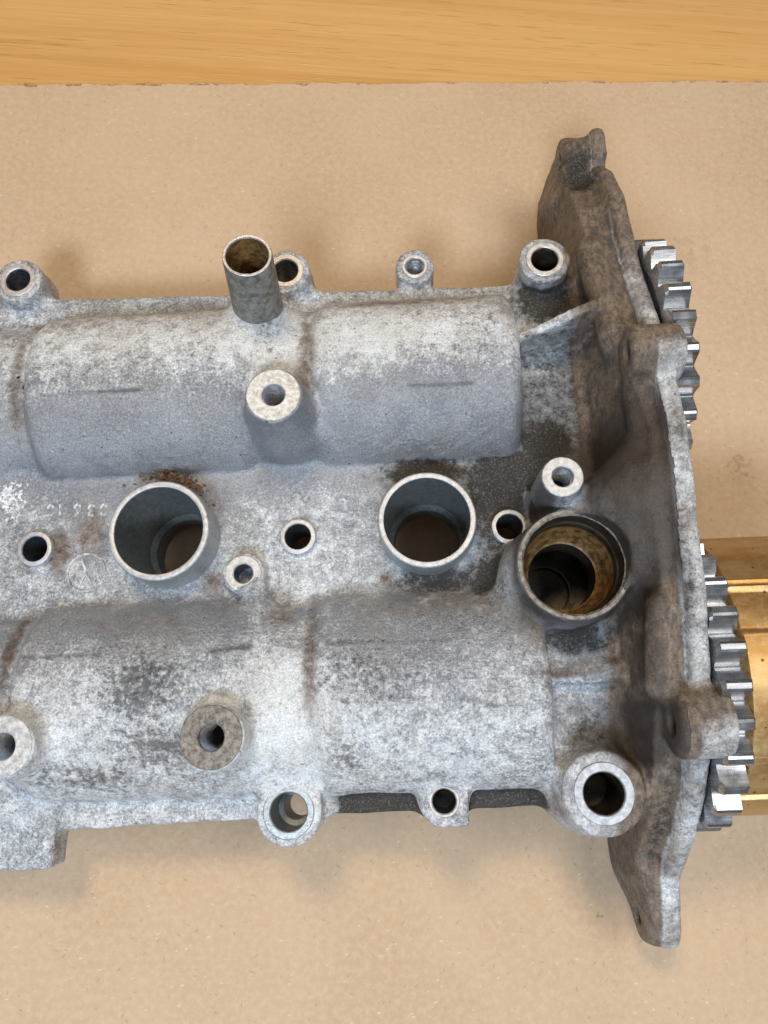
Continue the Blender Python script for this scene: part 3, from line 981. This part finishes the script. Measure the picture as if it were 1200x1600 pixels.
seat(bolts['tl'], 57, 6.6, 4.5, M_BOLT)
seat(bolts['t2'], 56, 6.6, 4.5, M_BOLT)
seat(bolts['t3'], 54, 4.6, 3.3, M_BOLT, 12, True, bore=M_THREAD)
seat(bolts['t4'], 62, 6.5, 4.6, M_BOLT, 22, bore=M_DARKMETAL, floor=True)
seat(bolts['b1'], 57, 7.7, 5.5, M_TUBE, 14, lip=0.3)
lathe('bore_step', [(5.6, 43), (3.9, 42.6), (3.9, 30)], M_INNER, (bolts['b1'][0], bolts['b1'][1], 0), seg=40)
seat(bolts['b2'], 57, 4.6, 3.5, M_BOLT, 16, floor=True)
seat(bolts['b3'], 65, 8.6, 5.8, M_BRIGHT, 23, bore=M_DARKMETAL, floor=True)
seat(bolts['u'], 82, 8.4, 3.6, M_FACE, 14, True, lip=0.4, bore=M_THREAD)
seat(bolts['l'], 79, 8.8, 3.7, M_NECK, 14, True, lip=0.4, bore=M_THREAD)
seat(bolts['l0'], 79, 8.4, 3.7, M_FACE, 14, True, lip=0.4, bore=M_THREAD)
seat(bolts['small'], 58, 5.9, 3.1, M_RIM, 12, floor=True)
seat(bolts['th'], 81.5, 6.1, 3.0, M_BRIGHT, 13, True, bore=M_THREAD)

# breather pipe
ax = PT_ - PB
Lp = float(np.linalg.norm(ax))
pp = lathe('breather_pipe', [(8.9, -6), (8.5, 4), (8.0, Lp - 14), (7.65, Lp - 0.8), (7.5, Lp)], M_PIPE, tuple(PB), seg=72, axis=ax, rough=0.02)
lathe('rim', [(7.5, Lp), (7.35, Lp + 0.1), (6.7, Lp + 0.05), (6.5, Lp - 0.4)], M_BOLT, (0, 0, 0), pp, seg=72, rough=0.02)
lathe('bore', [(6.5, Lp - 0.4), (6.45, Lp - 8), (6.3, Lp - 20), (0.01, Lp - 22)], M_AMBER, (0, 0, 0), pp, seg=64)

# sensor neck linings
lathe('neck_face', [(16.4, 75.4), (16.2, 76.1), (15.2, 76.15), (14.6, 75.4)], M_NECK, (NC[0], NC[1], 0), seg=80, rough=0.05)
lathe('neck_bore', [(14.6, 75.4), (14.4, 69.5), (13.9, 69.0), (13.7, 66)], M_DARKMETAL, (NC[0], NC[1], 0), seg=80)
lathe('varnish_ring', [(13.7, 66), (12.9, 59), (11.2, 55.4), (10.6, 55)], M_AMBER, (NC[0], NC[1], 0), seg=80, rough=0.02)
lathe('inner_bore', [(10.6, 55), (10.4, 45), (14.0, 44.5), (14.0, 30), (0.01, 29)], M_DARKMETAL, (NC[0], NC[1], 0), seg=64)
lathe('retaining_ring', tube_prof(8.4, 8.1, 44.5, 40, 40, 0.1), M_DARKMETAL, (NC[0] - 4, NC[1] - 3, 0), seg=64)

# ------------------------------------------------------------------ sprockets
def tooth_mesh(R, nt, w):
    half = math.pi / nt
    prof = []
    M = 14
    for i in range(M + 1):
        t = -1 + 2 * i / M
        x = abs(t)
        f = 1.0 if x < 0.24 else ((1 - x) / 0.76) ** 1.35
        prof.append((t * half, R - 5.2 + 5.2 * f))
    V, Fc = [], []
    rows = [(0.0, R - 1.5), (0.8, R), (w - 0.4, R), (w, R - 0.4)]
    n = M + 1
    for uu, rc in rows:
        for a, r in prof:
            rr = min(r, rc)
            V.append((uu * MM, rr * math.sin(a) * MM, rr * math.cos(a) * MM))
    ib = len(V)
    for uu in (0.0, w):
        for a, r in prof:
            V.append((uu * MM, (R - 8) * math.sin(a) * MM, (R - 8) * math.cos(a) * MM))
    nr = len(rows)
    for k in range(nr - 1):
        for i in range(M):
            Fc.append((k * n + i, k * n + i + 1, (k + 1) * n + i + 1, (k + 1) * n + i))
    for i in range(M):
        Fc.append((ib + i, ib + i + 1, i + 1, i))
        e = (nr - 1) * n
        Fc.append((e + i, e + i + 1, ib + n + i + 1, ib + n + i))
    return V, Fc


def sprocket(cv, u0, phase, drum):
    R, nt, w = 45.2, 28, 7.6
    hub = lathe('timing_sprocket', [(6, 0.4), (R - 9, 0.4), (R - 7.6, 0.3), (R - 7.6, w - 0.3), (R - 9, w - 0.4), (R - 14, w - 2.5), (10, w - 2.5), (10, w), (0.01, w)],
                M_STEEL, (0, 0, 0), seg=70)
    # turn the lathe axis onto the camshaft axis
    for vtx in hub.data.vertices:
        x, y, z = vtx.co
        vtx.co = (z, x, y)
    hub.data.update()
    hub.location = (u0 * MM, cv * MM, ZAX * MM)
    hub.rotation_euler = (phase, 0, 0)
    V, Fc = tooth_mesh(R, nt, w)
    first = mesh_obj('tooth', V, Fc, M_STEEL, hub)
    sharpen(first, 20)
    for i in range(1, nt):
        c = first.copy(); COL.objects.link(c); c.parent = hub
        c.rotation_euler = (2 * math.pi * i / nt, 0, 0)
    return hub


s1 = sprocket(AXU + 0.5, 77.8, 0.03, False)
s2 = sprocket(AXL + 1.0, 77.8, 0.10, True)
# camshaft stubs joining the sprockets to the cover
for cv in (AXU + 0.5, AXL + 1.0):
    sh = lathe('camshaft_end', [(11, 0), (11, 14)], M_STEEL, (0, 0, 0), seg=40)
    for vtx in sh.data.vertices:
        x, y, z = vtx.co
        vtx.co = (z, x, y)
    sh.location = (66 * MM, cv * MM, ZAX * MM)


def build_drum(cv):
    steps = [(-95, 42.2), (-58, 42.2), (-57, 41.0), (-52, 40.8), (-50.5, 41.8), (-37, 41.8), (-35, 42.4), (11, 42.5), (13, 41.4), (28.5, 41.4), (30, 42.9), (31.4, 42.3), (33, 42.9), (34.5, 41.8), (42, 42.1), (95, 42.2)]
    angs = np.arange(-180, 180, 0.75)
    xs = [s[0] for s in steps]; ys = [s[1] for s in steps]
    rows = [(-0.0, -1.2), (1.0, 0.0), (36.0, 0.0), (37.5, -1.5), (37.5, -12)]
    V, Fc = [], []
    n = len(angs)
    for uu, dr in rows:
        for a in angs:
            r = np.interp(a, xs, ys, left=42.2, right=42.2) + dr
            V.append((uu * MM, r * math.sin(math.radians(a)) * MM, r * math.cos(math.radians(a)) * MM))
    for k in range(len(rows) - 1):
        for i in range(n):
            j = (i + 1) % n
            Fc.append((k * n + i, k * n + j, (k + 1) * n + j, (k + 1) * n + i))
    Fc.append([(len(rows) - 1) * n + i for i in range(n)])
    Fc.append([i for i in range(n)][::-1])
    o = mesh_obj('cam_adjuster_drum', V, Fc, M_GOLD, ROOT)
    o['label'] = 'gold coloured ridged drum in front of the lower sprocket'
    sharpen(o, 50)
    o.location = (85.2 * MM, cv * MM, ZAX * MM)


build_drum(AXL + 2.0)

# ------------------------------------------------------------------ raised casting marks, upside down as on the part
def emboss(name, text, px, py, size, z, zh=0.5):
    cu = bpy.data.curves.new(name, 'FONT')
    cu.body = text
    cu.size = size * MM
    cu.extrude = zh * MM
    cu.bevel_depth = 0.1 * MM
    cu.align_x = 'CENTER'; cu.align_y = 'CENTER'
    tmp = bpy.data.objects.new(name, cu)
    COL.objects.link(tmp)
    dg = bpy.context.evaluated_depsgraph_get()
    me = bpy.data.meshes.new_from_object(tmp.evaluated_get(dg))
    bpy.data.objects.remove(tmp)
    me.materials.clear(); me.materials.append(M_CAST)
    for an, val in (('white', 0.6), ('speck', 0.3)):
        at = me.attributes.new(an, 'FLOAT', 'POINT')
        at.data.foreach_set('value', np.full(len(me.vertices), val, np.float32))
    o = bpy.data.objects.new(name, me)
    COL.objects.link(o); o.parent = ROOT
    c = U(px, py, z)
    o.location = (c[0] * MM, c[1] * MM, z * MM)
    o.rotation_euler = (0, 0, math.pi)
    return o


for ch, px, py in (('0', 163, 796), ('3', 143, 797), ('6', 122, 796), ('1', 95, 797), ('0', 80, 797), ('3', 62, 798), ('4', 32, 800)):
    emboss('casting_numeral', ch, px, py, 6.0, 52.5)


def emblem(px, py, r=6.3, z=53.0):
    c = U(px, py, z)
    bm = bmesh.new()
    segs = []
    N = 40
    for i in range(N):
        a, b = 2 * math.pi * i / N, 2 * math.pi * (i + 1) / N
        segs.append(((r * math.cos(a), r * math.sin(a)), (r * math.cos(b), r * math.sin(b))))
    q = r * 0.93
    top = [(-0.42, 0.86), (-0.06, 0.10), (0.06, 0.10), (0.42, 0.86)]
    bot = [(-0.80, 0.52), (-0.36, -0.82), (0.0, -0.06), (0.36, -0.82), (0.80, 0.52)]
    for ln in (top, bot):
        for a, b in zip(ln[:-1], ln[1:]):
            segs.append(((a[0] * q, a[1] * q), (b[0] * q, b[1] * q)))
    for a, b in segs:
        a, b = Vector((*a, 0)), Vector((*b, 0))
        d = (b - a); L = d.length
        if L < 1e-6: continue
        n = Vector((-d.y, d.x, 0)).normalized() * 0.5
        vs = []
        for p in (a, b):
            for s, h in ((1.3, -0.5), (0.7, 0.42), (-0.7, 0.42), (-1.3, -0.5)):
                vs.append(bm.verts.new(((p + n * s).x * MM, (p + n * s).y * MM, h * MM)))
        for i in range(3): bm.faces.new((vs[i], vs[i + 1], vs[i + 5], vs[i + 4]))
        bm.faces.new(vs[0:4][::-1]); bm.faces.new(vs[4:8])
    me = bpy.data.meshes.new('foundry_emblem'); bm.to_mesh(me); bm.free()
    for an, val in (('white', 0.55), ('speck', 0.3)):
        at = me.attributes.new(an, 'FLOAT', 'POINT')
        at.data.foreach_set('value', np.full(len(me.vertices), val, np.float32))
    me.materials.append(M_CAST)
    o = bpy.data.objects.new('foundry_emblem', me); COL.objects.link(o); o.parent = ROOT
    o.location = (c[0] * MM, c[1] * MM, z * MM)
    o.rotation_euler = (0, 0, math.pi)


emblem(135, 895)

# ------------------------------------------------------------------ crumbs of dirt and oxide crust
def crumbs(name, spots, mat, smin, smax):
    bm = bmesh.new()
    for px, py, z in spots:
        c = U(px, py, z)
        r = rng.uniform(smin, smax)
        g = bmesh.ops.create_icosphere(bm, subdivisions=1, radius=r * MM)
        sc = rng.uniform(0.5, 1.3, 3)
        for v_ in g['verts']:
            p = v_.co
            p = Vector((p.x * sc[0], p.y * sc[1], p.z * sc[2] * 0.55)) * rng.uniform(0.7, 1.3)
            v_.co = p + Vector((c[0] * MM, c[1] * MM, z * MM))
    me = bpy.data.meshes.new(name); bm.to_mesh(me); bm.free()
    me.materials.append(mat)
    o = bpy.data.objects.new(name, me); COL.objects.link(o); o.parent = ROOT
    tag(o, kind='stuff')


sp = []
for i in range(230):
    a = math.radians(rng.normal(72, 17))
    rr = 86 + abs(rng.normal(0, 7))
    sp.append((249 + rr * math.cos(a), 834 - rr * math.sin(a), 55 + rng.uniform(0, 1.5)))
crumbs('dirt_crumbs', sp, M_CRUD, 0.2, 0.85)
sp = [(rng.normal(16, 13), rng.normal(775, 15), 52.9) for i in range(260)]
crumbs('oxide_crust', sp, M_OXIDE, 0.15, 0.7)
